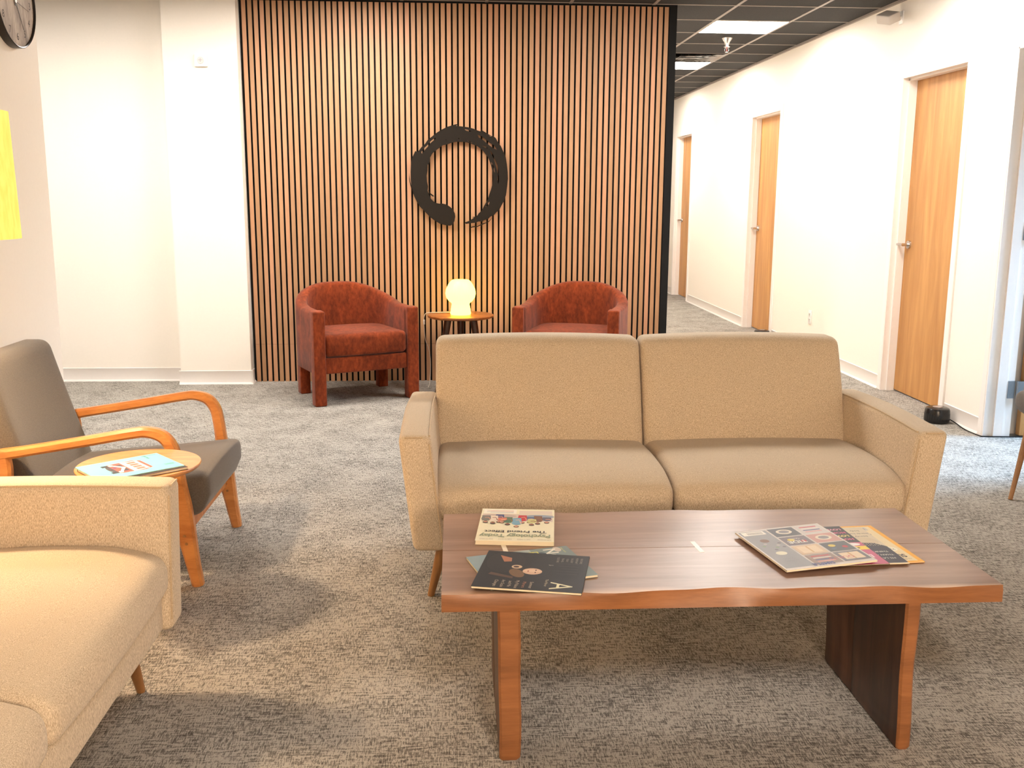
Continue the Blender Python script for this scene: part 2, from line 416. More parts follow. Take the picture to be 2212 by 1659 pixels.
# slat wall: block, felt, 72 slats
wb = struct('wall_back', bx(-1.515, 1.632, 7.555, YE, 0, CEIL), M_wall, smooth=0)
bm = bmesh.new(); box(bm, -1.522, 1.640, 7.536, 7.556, 0, CEIL-.0005)
box(bm, 1.585, 1.640, 7.520, 7.536, 0, CEIL-.0005); box(bm, -1.522, 1.585, 7.522, 7.536, 2.762, CEIL-.0005)
link('felt_backing', bm, M_felt, wb, smooth=0)
bm = bmesh.new()
for i in range(72):
    x0 = -1.5096+i*SLAT_P+.0065
    box(bm, x0, x0+.0295, 7.515, 7.537, .0, .2875); box(bm, x0, x0+.0295, 7.515, 7.537, .2885, 2.762)
bm.normal_update()
for f in bm.faces: f.material_index = 0 if abs(f.normal.y) > .5 else 1
so = link('wood_slats', bm, [M_slat, M_felt], wb, smooth=0)
so.data.transform(Matrix.Translation((1.5096, 0, 0))); so.location = (-1.5096, 0, 0)

def baseboard(name, x0, y0, x1, y1, nx, ny, h=.103):
    """cove profile swept from A to B, standing off the wall along (nx,ny)"""
    prof = [(0, 0), (.016, 0), (.014, .006), (.007, .014), (.0045, .03), (.0045, h-.006), (.006, h-.003), (.003, h), (0, h)]
    bm = bmesh.new(); r = []
    for (px, py) in ((x0, y0), (x1, y1)):
        r.append([bm.verts.new((px+nx*a, py+ny*a, z)) for a, z in prof])
    n = len(prof)
    for i in range(n): bm.faces.new([r[0][i], r[0][(i+1) % n], r[1][(i+1) % n], r[1][i]])
    bm.faces.new(r[0]); bm.faces.new(list(reversed(r[1])))
    return struct(name, bm, M_base, smooth=30)
ys = [YB, 4.66-.06, 5.60+.055, 6.15-.055, 7.05+.055, 9.70-.055, 10.62+.055, 13.32-.055, 14.22+.055, YE]
names = iter(['baseboard_right', 'baseboard_right_middle', 'baseboard_right_far', 'baseboard_right_farther', 'baseboard_right_end'])
for a, b_ in zip(ys[0::2], ys[1::2]): baseboard(next(names), XR, a, XR, b_, -1, 0)
baseboard('baseboard_backleft', -5.0, 7.565, -2.045, 7.565, 0, -1)
baseboard('baseboard_column', -2.058, 7.42, -1.512, 7.42, 0, -1)
baseboard('baseboard_column_side', -1.525, 7.408, -1.525, 7.52, 1, 0)
baseboard('baseboard_left', XL, YB, XL, 4.80, 1, 0)

# doors in the corridor wall
def door(n, a, b_):
    xl = XR+.088
    root = struct('door_%d' % n, bx(xl, xl+.042, a+.012, b_-.012, .008, DH-.012, bev=.002, seg=1), M_door, smooth=0)
    root['label'] = ['tall oak corridor door nearest the sofa, lever on its far edge', 'oak corridor door beside the second sound machine',
                     'narrow-looking farthest oak corridor door next to the slat wall'][n-1]
    bm = bmesh.new(); fw = .052
    for (y0, y1) in ((a-fw, a), (b_, b_+fw)): box(bm, XR-.014, XR+.02, y0, y1, 0, DH+fw, bev=.003, seg=1)
    box(bm, XR-.014, XR+.02, a, b_, DH, DH+fw, bev=.003, seg=1)
    # jambs with a stop
    box(bm, XR-.012, XR+WT, a-.002, a+.008, 0, DH); box(bm, XR-.012, XR+WT, b_-.008, b_+.002, 0, DH); box(bm, XR-.012, XR+WT, a, b_, DH-.008, DH+.002)
    box(bm, XR+.03, xl-.002, a+.008, a+.022, 0, DH-.008); box(bm, XR+.03, xl-.002, b_-.022, b_-.008, 0, DH-.008); box(bm, XR+.03, xl-.002, a+.008, b_-.008, DH-.022, DH-.008)
    link('door_frame', bm, M_trim, root, smooth=0)
    bm = bmesh.new(); hy = b_-.085; hz = 1.075
    cone((xl, hy, hz), (xl-.012, hy, hz), .031, .029, 24, bm); cone((xl-.01, hy, hz), (xl-.055, hy, hz), .011, .011, 14, bm)
    cone((xl-.052, hy-.012, hz), (xl-.052, hy+.115, hz), .0115, .010, 14, bm)
    link('lever_handle', bm, M_chrome, root)
    return root
for i, (a, b_) in enumerate(doors): door(i+1, a, b_)
# the open door to the office
a, b_ = openings[0]
d4 = struct('door_4', bx(3.375, 4.285, 5.575, 5.617, .008, DH-.012, bev=.002, seg=1), M_door, smooth=0)
bm = bmesh.new()
for (y0, y1) in ((a-.052, a), (b_, b_+.052)):
    box(bm, XR-.014, XR+.02, y0, y1, 0, DH+.052, bev=.003, seg=1)
box(bm, XR-.014, XR+.02, a, b_, DH, DH+.052, bev=.003, seg=1)
box(bm, XR-.012, XR+WT, a-.002, a+.01, 0, DH); box(bm, XR-.012, XR+WT, b_-.01, b_+.002, 0, DH); box(bm, XR-.012, XR+WT, a, b_, DH-.008, DH+.002)
box(bm, XR+.045, XR+.10, b_-.024, b_-.01, 0, DH-.008); box(bm, XR+.045, XR+.10, a+.01, a+.024, 0, DH-.008)
link('door_frame', bm, M_trim, d4, smooth=0)
for hz in (.287, 1.22, 2.02):
    bm = bmesh.new(); box(bm, 3.285, 3.325, 5.583, 5.589, hz-.052, hz+.052); cone((3.335, 5.572, hz-.054), (3.335, 5.572, hz+.054), .0075, .0075, 12, bm)
    box(bm, 3.337, 3.374, 5.573, 5.577, hz-.052, hz+.052)
    for dz in (-.03, .03): cone((3.303, 5.584, hz+dz), (3.303, 5.5815, hz+dz), .005, .004, 8, bm)
    link('hinge', bm, M_steel, d4)
# office beyond the open door, with its window
struct('wall_office_north', bx(3.325, 6.6, 5.66, 5.78, 0, CEIL), M_wall, smooth=0)
struct('wall_office_south', bx(3.325, 6.6, 3.6, 3.7, 0, CEIL), M_wall, smooth=0)
bm = bmesh.new(); box(bm, 6.5, 6.62, 3.7, 5.66, 0, 1.0); box(bm, 6.5, 6.62, 3.7, 5.66, 2.5, CEIL)
box(bm, 6.5, 6.62, 3.7, 4.1, 1.0, 2.5); box(bm, 6.5, 6.62, 5.5, 5.66, 1.0, 2.5)
struct('wall_office_east', bm, M_wall, smooth=0)
bm = bmesh.new()
for zz in (1.0, 2.46): box(bm, 6.52, 6.58, 4.1, 5.5, zz, zz+.04)
for yy in (4.1, 4.78, 5.46): box(bm, 6.52, 6.58, yy, yy+.04, 1.0, 2.5)
struct('window_1', bm, M_trim, smooth=0)

# ================================================================== CEILING FITTINGS
M_tro = emit('troffer_diffuser', TROFFER_COL, TROFFER_W)
def troffer(ix, iy, label, group='square ceiling light panels'):
    """ix, iy: cell lower corner indices in the ceiling grid"""
    x0 = 2.6845-.6096*ix; y0 = 8.1078+.6096*iy
    t = thing('ceiling_light', label, 'ceiling light', (x0+.3048, y0+.3048, CEIL), 0, group)
    link('diffuser', bx(-.292, .292, -.296, .296, -.0045, -.001), M_tro, t, smooth=0)
    bm = bmesh.new(); s = .2963
    for b4 in ((-s, s, -s, -s+.006), (-s, s, s-.006, s), (-s, -s+.006, -s, s), (s-.006, s, -s, s)): box(bm, b4[0], b4[1], b4[2], b4[3], -.006, -.0005)
    link('frame', bm, M_white, t, smooth=0)
    return t
troffer(1, 0, 'bright square ceiling light above the corridor, nearer one with sprinkler beyond it')
troffer(1, 4, 'bright square ceiling light farther down the corridor, partly behind the slat wall')
troffer(1, 8, 'square ceiling light deep in the corridor behind the slat wall')
troffer(1, -4, 'square ceiling light overhead in the corridor outside the frame')
troffer(6, -3, 'square ceiling light overhead in front of the slat wall outside the frame')
troffer(3, -4, 'square ceiling light overhead in front of the slat wall, right one, outside the frame')
troffer(10, -4, 'square ceiling light overhead in the left recess outside the frame')
troffer(8, -4, 'square ceiling light overhead at the left recess outside the frame')
troffer(4, -14, 'square ceiling light overhead behind the camera')
# air diffuser next to the far light
t = thing('ceiling_vent', 'black glossy air diffuser in the ceiling beside the farther light panel', 'air vent', (2.6845-.6096+.3048, 8.1078+.6096*3+.3048, CEIL))
bm = bmesh.new()
for k in range(4):
    s = .29-.065*k; z = -.006-.008*k
    for q in range(4):
        a0 = q*PI/2+PI/4; a1 = a0+PI/2; R0 = s*math.sqrt(2); R1 = (s-.05)*math.sqrt(2)
        vs = [bm.verts.new((R0*math.cos(a0), R0*math.sin(a0), z-.004)), bm.verts.new((R0*math.cos(a1), R0*math.sin(a1), z-.004)),
              bm.verts.new((R1*math.cos(a1), R1*math.sin(a1), z+.010)), bm.verts.new((R1*math.cos(a0), R1*math.sin(a0), z+.010))]
        bm.faces.new(vs)
bm2 = bmesh.new()
link('louvre', bm, flat((40, 38, 36), .12, .9, 'black_gloss_metal'), t, smooth=0)
bm2.free()
link('back_plate', bx(-.296, .296, -.296, .296, -.003, -.001), M_black, t, smooth=0)
# sprinkler
t = thing('fire_sprinkler', 'chrome fire sprinkler hanging below the black corridor ceiling', 'sprinkler', (2.41, 8.98, CEIL))
link('escutcheon', lathe([(.046, -.001), (.046, -.006), (.030, -.030), (.024, -.040), (.024, -.068), (.028, -.070), (.028, -.078), (.012, -.082)][::-1], 28), M_chrome, t)
bm = bmesh.new(); tube([(-.004, 0, -.080), (-.016, 0, -.092), (-.015, 0, -.112), (0, 0, -.120), (.015, 0, -.112), (.016, 0, -.092), (.004, 0, -.080)], .0028, 8, bm)
lathe([(.016, -.124), (.016, -.121)], 18, bm)
link('frame_arms', bm, M_chrome, t)
bm = bmesh.new(); cone((0, 0, -.082), (0, 0, -.116), .004, .004, 10, bm); link('glass_bulb', bm, flat((150, 30, 20), .1), t)

# ================================================================== WALL FITTINGS
t = thing('wall_sensor', 'white motion sensor angled on a bracket high on the corridor wall', 'sensor', (XR, 7.17, 2.655))
link('mounting_plate', bx(-.008, 0, -.032, .032, -.045, .045, bev=.003), M_white, t)
bm = bmesh.new(); cone((-.006, 0, 0), (-.05, .005, .0), .013, .013, 14, bm); link('bracket', bm, M_white, t)
bm = soft(-.050, .050, -.068, .068, -.032, .032, .008, None, 8)
o = link('sensor_head', bm, flat((196, 188, 180), .4), t, loc=(-.095, .01, 0), rot=(math.radians(14), math.radians(-24), math.radians(14)))
t = thing('wall_thermostat', 'small white square thermostat with round dial on the left column', 'thermostat', (-1.779, 7.42, 2.33))
link('body', soft(-.045, .045, -.022, 0, -.041, .041, .006, None, 6), M_white, t)
bm = bmesh.new(); cone((0, -.021, .003), (0, -.027, .003), .025, .024, 28, bm); link('dial', bm, flat((205, 200, 198), .3), t)
bm = bmesh.new(); box(bm, -.014, .014, -.0285, -.0265, .0015, .0045); box(bm, -.002, .002, -.0285, -.0265, -.010, .014); link('dial_mark', bm, flat((165, 160, 158), .5), t, smooth=0)
t = thing('wall_outlet', 'white electrical outlet low on the corridor wall', 'outlet', (XR, 8.60, .355))
link('cover_plate', bx(-.006, 0, -.036, .036, -.060, .060, bev=.002), M_white, t)
for dz in (-.024, .024):
    s = link('socket', soft(-.009, -.004, -.017, .017, dz-.015, dz+.015, .002, None, 5), flat((214, 210, 204), .4), t)
    bm = bmesh.new()
    for dy in (-.007, .005): box(bm, -.0098, -.0085, dy, dy+.0022, dz-.005, dz+.006)
    link('slots', bm, M_black, s, smooth=0)

# clock
t = thing('wall_clock', 'round black rimmed wall clock with weathered wood dial above the grey chair', 'clock', (XL, 4.535, 2.205))
R = .192
def onx(prof, seg=64):
    bm = lathe(prof, seg); bmesh.ops.rotate(bm, verts=bm.verts, cent=(0, 0, 0), matrix=Matrix.Rotation(PI/2, 3, 'Y')); return bm
bm = bmesh.new(); rr = [(R-.007, .004), (R, .0), (R, .034), (R-.003, .037), (R-.007, .034), (R-.007, .004)]
rings = []
for (r_, x_) in rr: rings.append([bm.verts.new((x_, r_*math.cos(2*PI*i/72), r_*math.sin(2*PI*i/72))) for i in range(72)])
for a_, b2 in zip(rings, rings[1:]):
    for i in range(72): bm.faces.new([a_[i], a_[(i+1) % 72], b2[(i+1) % 72], b2[i]])
link('rim', bm, flat((38, 32, 27), .35, .3), t)
M_dial = wood('weathered_clock_dial', (120, 104, 92), (206, 192, 176), (8, 8, 1.2), .6, 5, .35, .6)
bm = onx([(.001, 0), (R-.006, .0), (R-.006, .027), (.001, .027)]); link('dial', bm, M_dial, t)
bm = bmesh.new()
for h in range(1, 13):
    a_ = PI/2-h*PI/6; rr_ = R*.76
    text_into(bm, str(h), frame((.0285, rr_*math.cos(a_), rr_*math.sin(a_)), (0, 1, 0), (0, 0, 1)), .044)
for h in range(60):
    a_ = h*PI/30; r0_ = R*.90
    m4 = Matrix.Translation((.0285, 0, 0)) @ Matrix.Rotation(a_, 4, 'X')
    vs = [bm.verts.new(m4 @ Vector(p)) for p in ((0, r0_, -.0006), (0, r0_+(.009 if h % 5 == 0 else .005), -.0006), (0, r0_+(.009 if h % 5 == 0 else .005), .0006), (0, r0_, .0006))]
    bm.faces.new(vs)
link('numerals', bm, flat((70, 60, 54), .6), t, smooth=0)
def hand(name, ang, L, w0, back=.02):
    bm = bmesh.new(); m4 = Matrix.Rotation(ang, 4, 'X')
    vs = []
    for x_ in (.0295, .0305):
        vs.append([bm.verts.new(m4 @ Vector(p)) for p in ((x_, -w0, -back), (x_, w0, -back), (x_, w0*.5, L), (x_, -w0*.5, L))])
    bm.faces.new(vs[1]); bm.faces.new(vs[0][::-1])
    for i in range(4): bm.faces.new([vs[0][i], vs[0][(i+1) % 4], vs[1][(i+1) % 4], vs[1][i]])
    link(name, bm, M_black, t, smooth=0)
hand('hour_hand', -math.radians(10), .085, .0045); hand('minute_hand', -math.radians(150), .125, .0024); hand('second_hand', -math.radians(100), .13, .001, .03)
bm = onx([(.001, .028), (.009, .028), (.009, .033), (.001, .033)], 20); link('hub', bm, flat((180, 176, 170), .3, .8), t)

# brush circle sign on the slat wall ---------------------------------
outer = [(720, 1437), (660, 1430), (600, 1415), (530, 1375), (470, 1330), (390, 1245), (350, 1205), (315, 1150), (285, 1090), (265, 1040), (248, 960), (240, 880), (240, 780), (245, 680), (265, 610), (300, 535),
         (318, 545), (345, 530), (375, 490), (420, 450), (455, 400), (520, 350), (560, 318), (620, 280), (690, 245), (745, 228), (790, 214), (830, 210), (800, 232), (870, 238), (940, 246), (1010, 262), (1060, 283), (1120, 300), (1180, 335), (1225, 352), (1250, 345),
         (1285, 372), (1310, 415), (1350, 470), (1380, 535), (1410, 600), (1425, 690), (1435, 780), (1438, 860), (1430, 950), (1415, 1060), (1390, 1130), (1350, 1205), (1330, 1245), (1295, 1270), (1270, 1300),
         (1220, 1325), (1190, 1355), (1140, 1368), (1120, 1384), (1070, 1385), (1040, 1400), (980, 1405), (915, 1415)]
inner = [(905, 1395), (955, 1378), (1000, 1350), (1060, 1310), (1075, 1285), (1115, 1250), (1150, 1180), (1185, 1125), (1205, 1060), (1228, 1000), (1248, 920), (1256, 850), (1250, 790), (1235, 720), (1215, 660), (1195, 610), (1165, 570), (1130, 525), (1060, 470), (985, 440),
         (930, 425), (880, 420), (800, 420), (750, 430), (700, 450), (640, 462), (600, 490), (545, 530), (510, 560), (480, 610), (478, 660), (450, 700), (447, 770), (436, 830), (440, 900), (452, 960), (445, 1010), (462, 1060), (485, 1110),
         (510, 1135), (545, 1160), (590, 1168), (620, 1165), (680, 1178), (720, 1205), (755, 1235), (780, 1285), (785, 1325), (775, 1380), (755, 1420)]
holes = [[(1062, 330), (1110, 350), (1150, 375), (1200, 420), (1260, 455), (1290, 490), (1300, 515), (1255, 492), (1200, 455), (1140, 405), (1075, 365)],
         [(1215, 515), (1250, 560), (1285, 640), (1310, 700), (1325, 780), (1328, 880), (1318, 925), (1308, 870), (1312, 800), (1285, 700), (1262, 620), (1225, 550)],
         [(1228, 655), (1252, 690), (1270, 740), (1276, 790), (1266, 770), (1256, 730), (1238, 690)],
         [(1120, 465), (1165, 475), (1190, 500), (1160, 492)],
         [(890, 268), (940, 275), (985, 292), (970, 302), (930, 290)],
         [(1165, 1205), (1188, 1160), (1212, 1140), (1206, 1168), (1184, 1196)],
         [(930, 408), (975, 418), (1010, 438), (985, 432)],
         [(826, 378), (840, 376), (845, 388), (832, 392)], [(670, 396), (684, 394), (682, 408)],
         [(372, 548), (402, 505), (445, 468), (485, 420), (548, 372), (552, 386), (495, 432), (455, 482), (415, 525), (380, 568)]]
wisps = [[(220, 800), (228, 870), (245, 950), (262, 1000), (272, 1040), (250, 1000), (232, 940), (220, 870)],
         [(450, 1000), (480, 1040), (530, 1078), (505, 1082), (470, 1050)],
         [(955, 1462), (1000, 1445), (1060, 1440), (1120, 1410), (1190, 1388), (1250, 1335), (1200, 1390), (1120, 1425), (1060, 1450), (1000, 1458), (960, 1470)],
         [(1000, 1330), (1050, 1322), (1035, 1332), (1000, 1337)],
         [(1105, 275), (1150, 300), (1200, 330), (1235, 345), (1200, 342), (1150, 318), (1110, 292)]]
k_ = .00060
def cv(L): return [((x-835)*k_, -(y-840)*k_) for x, y in L]
bm = bmesh.new()
me = curve2d_mesh([cv(outer+inner)]+[cv(h) for h in holes], .012); bm.from_mesh(me); bpy.data.meshes.remove(me)
me = curve2d_mesh([cv(h) for h in wisps], .012); bm.from_mesh(me); bpy.data.meshes.remove(me)
m4 = frame((0, 0, 0), (1, 0, 0), (0, 0, 1)); bmesh.ops.transform(bm, matrix=m4, verts=bm.verts)
t = thing('wall_sign', 'large black brush-stroke circle mounted on the wood slat wall', 'wall art', (.042, 7.485, 1.54))
link('brush_circle', bm, flat((34, 28, 22), .85, 0, 'dark_bronze_sign', .2), t, smooth=0)
for (x_, z_) in ((-.30, .0), (.29, .02), (.02, .30), (-.16, -.28)): link('standoff', cone((x_, .005, z_), (x_, .031, z_), .008, .008, 12), M_blackm, t)

# ================================================================== SOFAS
def make_sofa(label):
    t = thing('sofa', label, 'sofa', group='matching oatmeal sofas')
    def lean(s):
        def f(p):
            k = (.61-p.z)/.40; q = p.copy()
            q.x -= s*.047*k if s*(s*p.x-.895) > -1 else 0
            # outer side leans a little more, top crown
            if p.z > .58: q.z += .010*(1-((p.y)/.42)**2)
            if p.y > .1: q.x += s*(-.012)*(p.y-.1)/.3
            return q
        return f
    for s in (-1, 1):
        x0, x1 = (.838, .948) if s > 0 else (-.948, -.838)
        a = link('arm', soft(x0, x1, -.392, .40, .205, .612, .024, lean(s), 14), M_sofa, t)
        # piping along the inner top edge and around the front
        bm = bmesh.new(); f = lean(s)
        pts = [f(Vector((s*.843, y_, .607))) for y_ in (.36, .2, 0, -.2, -.37)]
        tube(pts, .0032, 6, bm)
        fr = [f(Vector((s*x_, -.388, z_))) for x_, z_ in ((.846, .24), (.846, .4), (.846, .50), (.846, .585))]
        tube(fr, .0032, 6, bm)
        tube([f(Vector((s*x_, -.388, .6065))) for x_ in (.866, .89, .925)], .0032, 6, bm)
        link('piping', bm, M_pipe, a)
    link('base_rail', soft(-.81, .81, -.365, .36, .205, .318, .018, None, 14), M_sofa, t)
    def seatf(p):
        q = p.copy(); v = (p.y+.1)/.32
        if p.z > .40: q.z += .020*max(0, 1-v*v)*(1 if True else 0)
        if p.z > .38 and p.y < -.2: q.z -= .028*((-.2-p.y)/.19)**2
        if p.y < -.3: q.y -= .014*(1-((abs(p.x)-.41)/.41)**2)
        return q
    for s in (-1, 1):
        x0, x1 = (.0015, .826) if s > 0 else (-.826, -.0015)
        def sf(p):
            q = seatf(p); u_ = (abs(p.x)-.413)/.413
            if p.z > .40: q.z += .010*(1-u_*u_)
            return q
        c = link('seat_cushion', soft(x0, x1, -.385, .27, .312, .440, .038, sf, 18), M_sofa, t)
        def bf(p):
            q = p.copy(); k = (p.z-.42)/.42
            q.y += .135*k + (.03*k*k)
            u_ = (abs(p.x)-.415)/.415
            q.y -= .016*(1-u_*u_)*(1-(2*k-1)**2) if p.y < .24 else 0
            if p.z > .78: q.z += .012*(1-u_*u_)-.004
            if p.z > .6: q.x += (-.012 if s < 0 else -.012)*s*0
            return q
        link('back_cushion', soft(x0 if s > 0 else -.832, x1 if s < 0 else .832, .185, .315, .36, .840, .032, bf, 18), M_sofa, t)
    def kf(p):
        q = p.copy(); q.y += .10*(p.z-.2)/.6; return q
    link('back_frame', soft(-.825, .825, .318, .372, .205, .755, .02, kf, 12), M_sofa, t)
    for sx in (-1, 1):
        for (y0, y1) in ((-.255, -.275), (.30, .33)):
            bm = bmesh.new(); cone((sx*.795, y0, .21), (sx*.845, y1, .004), .023, .0125, 20, bm); cone((sx*.845, y1, .006), (sx*.846, y1, 0), .011, .011, 16, bm)
            link('leg', bm, M_leg, t)
    return t
sofa = make_sofa('oatmeal tweed two-seat sofa facing the camera behind the walnut coffee table')
sofa.location = (.757, 3.612, 0)
s2 = copy_tree(sofa); s2['label'] = 'oatmeal tweed sofa cropped at left, lit by the lamp, beside the round side table'
s2.location = (-1.178, 1.832, 0); s2.rotation_euler = (0, 0, PI/2)

# ================================================================== COFFEE TABLE
t = thing('coffee_table', 'low walnut live-edge coffee table with slab legs and magazines on it', 'coffee table', (.67, 2.57, 0))
TZ = .450
def edge_y(x, ph): return .004*math.sin(x*7+ph)+.0035*math.sin(x*15.3+ph*2)+.002*math.sin(x*31+ph)
def plank(ya, yb, live):
    bm = bmesh.new(); n = 60; top = []; bot = []; m = 8
    for i in range(n+1):
        x = -.705+1.41*i/n; e_ = edge_y(x, 1.1)
        row = []
        for j in range(m+1):
            v = j/m
            yy = ya+(yb-ya)*v
            if live == 'front': yy += (1-v)**2*(e_*1.6+.006)
            else: yy += v**2*e_
            row.append(bm.verts.new((x, yy, TZ)))
        top.append(row)
        # front/back face profile
    for i in range(n):
        for j in range(m):
            f = bm.faces.new([top[i][j], top[i+1][j], top[i+1][j+1], top[i][j+1]]); f.material_index = 0
    # side walls down
    lo = [[bm.verts.new((top[i][j].co.x, (ya if (live == 'front' and j == 0) else top[i][j].co.y), TZ-.044)) for j in (0, m)] for i in range(n+1)]
    if live == 'front':
        mid = [bm.verts.new((top[i][0].co.x, top[i][0].co.y-.003-.0035*math.sin(top[i][0].co.x*9), TZ-.010-.004*math.sin(top[i][0].co.x*11+1))) for i in range(n+1)]
    for i in range(n):
        if live == 'front':
            for q in ([top[i][0], mid[i], mid[i+1], top[i+1][0]], [mid[i], lo[i][0], lo[i+1][0], mid[i+1]]):
                f = bm.faces.new(q); f.material_index = 1
        else:
            f = bm.faces.new([top[i][0], lo[i][0], lo[i+1][0], top[i+1][0]]); f.material_index = 0
        f = bm.faces.new([top[i][m], top[i+1][m], lo[i+1][1], lo[i][1]]); f.material_index = 1 if live == 'back' else 0
        f = bm.faces.new([lo[i][0], lo[i][1], lo[i+1][1], lo[i+1][0]]); f.material_index = 0
    for i in (0, n):
        vs = [top[i][j] for j in range(m+1)]+[lo[i][1], lo[i][0]]+([mid[i]] if live == 'front' else [])
        f = bm.faces.new(vs if i == 0 else vs[::-1]); f.material_index = 0
    return bm
link('top_plank', plank(-.302, .0045, 'front'), [M_wal, M_sap], t, smooth=35)
link('top_plank', plank(.0075, .325, 'back'), [M_wal, M_sap], t, smooth=35)
for (kx, a_) in ((0.0, -.13), (-.534, -.13)):
    bm = bx(-.0065, .0065, -.042, .042, TZ-.002, TZ+.0006); bmesh.ops.rotate(bm, verts=bm.verts, cent=(0, 0, 0), matrix=Matrix.Rotation(a_+.22, 3, 'Z'))
    bmesh.ops.translate(bm, verts=bm.verts, vec=(kx, .006, 0)); link('inlay_key', bm, M_key, t, smooth=0)
def slab_leg(x0, x1, sgn):
    bm = bmesh.new(); n = 14; cols = []
    for i in range(n+1):
        z = (TZ-.044)*i/n; wv = .005*math.sin(z*11+sgn)+.003*math.sin(z*23)
        ax, bxx = x0+.004*(1-z/.4)+wv*.3, x1+wv*.5
        y0 = -.298; pts = [(ax, y0+.006), (ax+.006, y0), (bxx-.006, y0), (bxx, y0+.006), (bxx, .0), (bxx-.001, .0015), (bxx, .003), (bxx, .205), (ax, .205), (ax, .003), (ax+.001, .0015), (ax, 0)]
        if i == 0: pts = [(p[0]+(.004 if p[0] < (x0+x1)/2 else -.004), p[1]+(.004 if p[1] < -.2 else 0)) for p in pts]; z = 0
        if i == 1: z = .008
        cols.append([bm.verts.new((p[0], p[1], z)) for p in pts])
    k = 12
    for a_, b2 in zip(cols, cols[1:]):
        for q in range(k):
            f = bm.faces.new([a_[q], a_[(q+1) % k], b2[(q+1) % k], b2[q]]); f.material_index = 1 if q in (0, 1, 2) else 0
    bm.faces.new(cols[0][::-1]); bm.faces.new(cols[-1]); return bm
link('leg', slab_leg(-.567, -.510, 0), [M_waldark, M_sap], t)
link('leg', slab_leg(.460, .500, 2), [M_waldark, M_sap], t)

# ================================================================== LOUNGE CHAIR (left)
def lounge_chair(loc):
    t = thing('lounge_chair', 'grey upholstered lounge chair with bent honey wood arms against the left wall', 'armchair', loc)
    X0 = -1.30
    def P(L): return [(x-X0, z) for x, z in L]
    for y_ in (-.328, .328):
        path = P([(-1.60, .498), (-1.50, .513), (-1.30, .545), (-1.14, .572), (-1.085, .576), (-1.035, .560), (-1.005, .520), (-.993, .46), (-.985, .38), (-.978, .30), (-.972, .22), (-.955, .10), (-.938, .0)])
        wd = [.040, .036, .036, .036, .037, .042, .044, .044, .048, .062, .066, .050, .040]
        f = link('side_frame', ribbon(path, wd, y_, .040, .009), M_bent, t)
        # rear leg, flowing out of the arm
        link('rear_leg', ribbon(P([(-1.595, .515), (-1.60, .44), (-1.612, .33), (-1.63, .22), (-1.67, .10), (-1.70, 0)]), [.05, .075, .07, .064, .05, .038], y_, .038, .009), M_bent, t)
        link('side_rail', ribbon(P([(-1.62, .215), (-1.4, .205), (-1.2, .205), (-1.02, .228), (-.975, .25)]), [.055, .045, .045, .055, .08], y_, .034, .008), M_bent, t)
        bm = bmesh.new()
        for (x_, z_) in ((-.973, .195), (-.968, .165)):
            cone((x_-X0, y_-.020, z_), (x_-X0, y_-.0225, z_), .0055, .0045, 12, bm)
        link('bolt_cap', bm, M_leg, f)
    link('front_stretcher', bx(.30, .33, -.31, .31, .185, .228, bev=.004), M_bent, t)
    link('rear_stretcher', bx(-.33, -.30, -.31, .31, .20, .25, bev=.004), M_bent, t)
    def sf(p):
        q = p.copy()
        if p.z > .36: q.z += .012*(1-(p.y/.3)**2)
        q.z += (p.x-.1)*.085
        if p.z < .3 and p.x > .25: q.x -= .03*(.3-p.z)/.07
        return q
    link('seat', soft(-.27, .408, -.292, .292, .222, .378, .032, sf, 14), M_grey, t)
    def bf(p):
        q = p.copy(); q.x -= .30*(p.z-.30); k = (p.z-.30)/.5
        q.x += -.02*math.sin(k*PI)*(1-(p.y/.3)**2) if p.x > -.22 else 0
        return q
    link('backrest', soft(-.300, -.185, -.292, .292, .275, .825, .035, bf, 14), M_grey, t)
    return t
lounge_chair((-1.30, 3.80, 0))

# ================================================================== SIDE TABLE (left)
t = thing('side_table', 'round honey wood pedestal side table between left sofa and lounge chair', 'side table', (-1.04, 3.215, 0))
ZT = .53
link('tabletop', lathe([(.17, ZT-.020), (.190, ZT-.014), (.196, ZT-.008), (.197, ZT-.003), (.195, ZT)], 72), M_side, t)
link('pedestal', lathe([(.100, 0), (.104, .006), (.102, .03), (.090, .10), (.070, .18), (.050, .26), (.040, .32), (.037, .37), (.045, .41), (.075, .45), (.12, .487), (.165, ZT-.019)], 56), M_side, t)

# ================================================================== LAMPS
t = thing('floor_lamp', 'warm glowing drum shade floor lamp at left edge beside the lounge chair', 'floor lamp', (-1.520, 3.10, 0))
m, nt, b = new_mat('linen_shade')
mp = mapping(nt, (30, 30, 5)); n = N(nt, 'ShaderNodeTexNoise', i_Scale=3.0, i_Detail=4.0, i_Roughness=.7); nt.links.new(mp.outputs[0], n.inputs['Vector'])
r = ramp(nt, [(.35, (1.0, .48, .05)), (.6, (1.0, .68, .12))], n.outputs['Fac'])
nt.links.new(r.outputs[0], b.inputs['Emission Color']); b.inputs['Emission Strength'].default_value = .30
b.inputs['Base Color'].default_value = (.36, .28, .12, 1); b.inputs['Roughness'].default_value = .9
bm = bmesh.new(); rr = [(.198, 1.268), (.200, 1.268), (.192, 1.645), (.190, 1.645)]
lathe(rr+[rr[0]], 56, bm, close=False)
link('lamp_shade', bm, m, t)
link('pole', lathe([(.010, .02), (.010, 1.34)], 16), M_blackm, t)
link('base', lathe([(.13, 0), (.13, .012), (.12, .02), (.012, .026)], 40), M_blackm, t)
link('bulb', lathe([(.012, 1.50), (.014, 1.52), (.03, 1.55), (.032, 1.58), (.02, 1.605), (.004, 1.61)], 20), emit('bulb_glow', LAMP_COL, 20), t)
ld = bpy.data.lights.new('floor_lamp_light', 'POINT'); ld.energy = LAMP_W; ld.color = LAMP_COL; ld.shadow_soft_size = .05
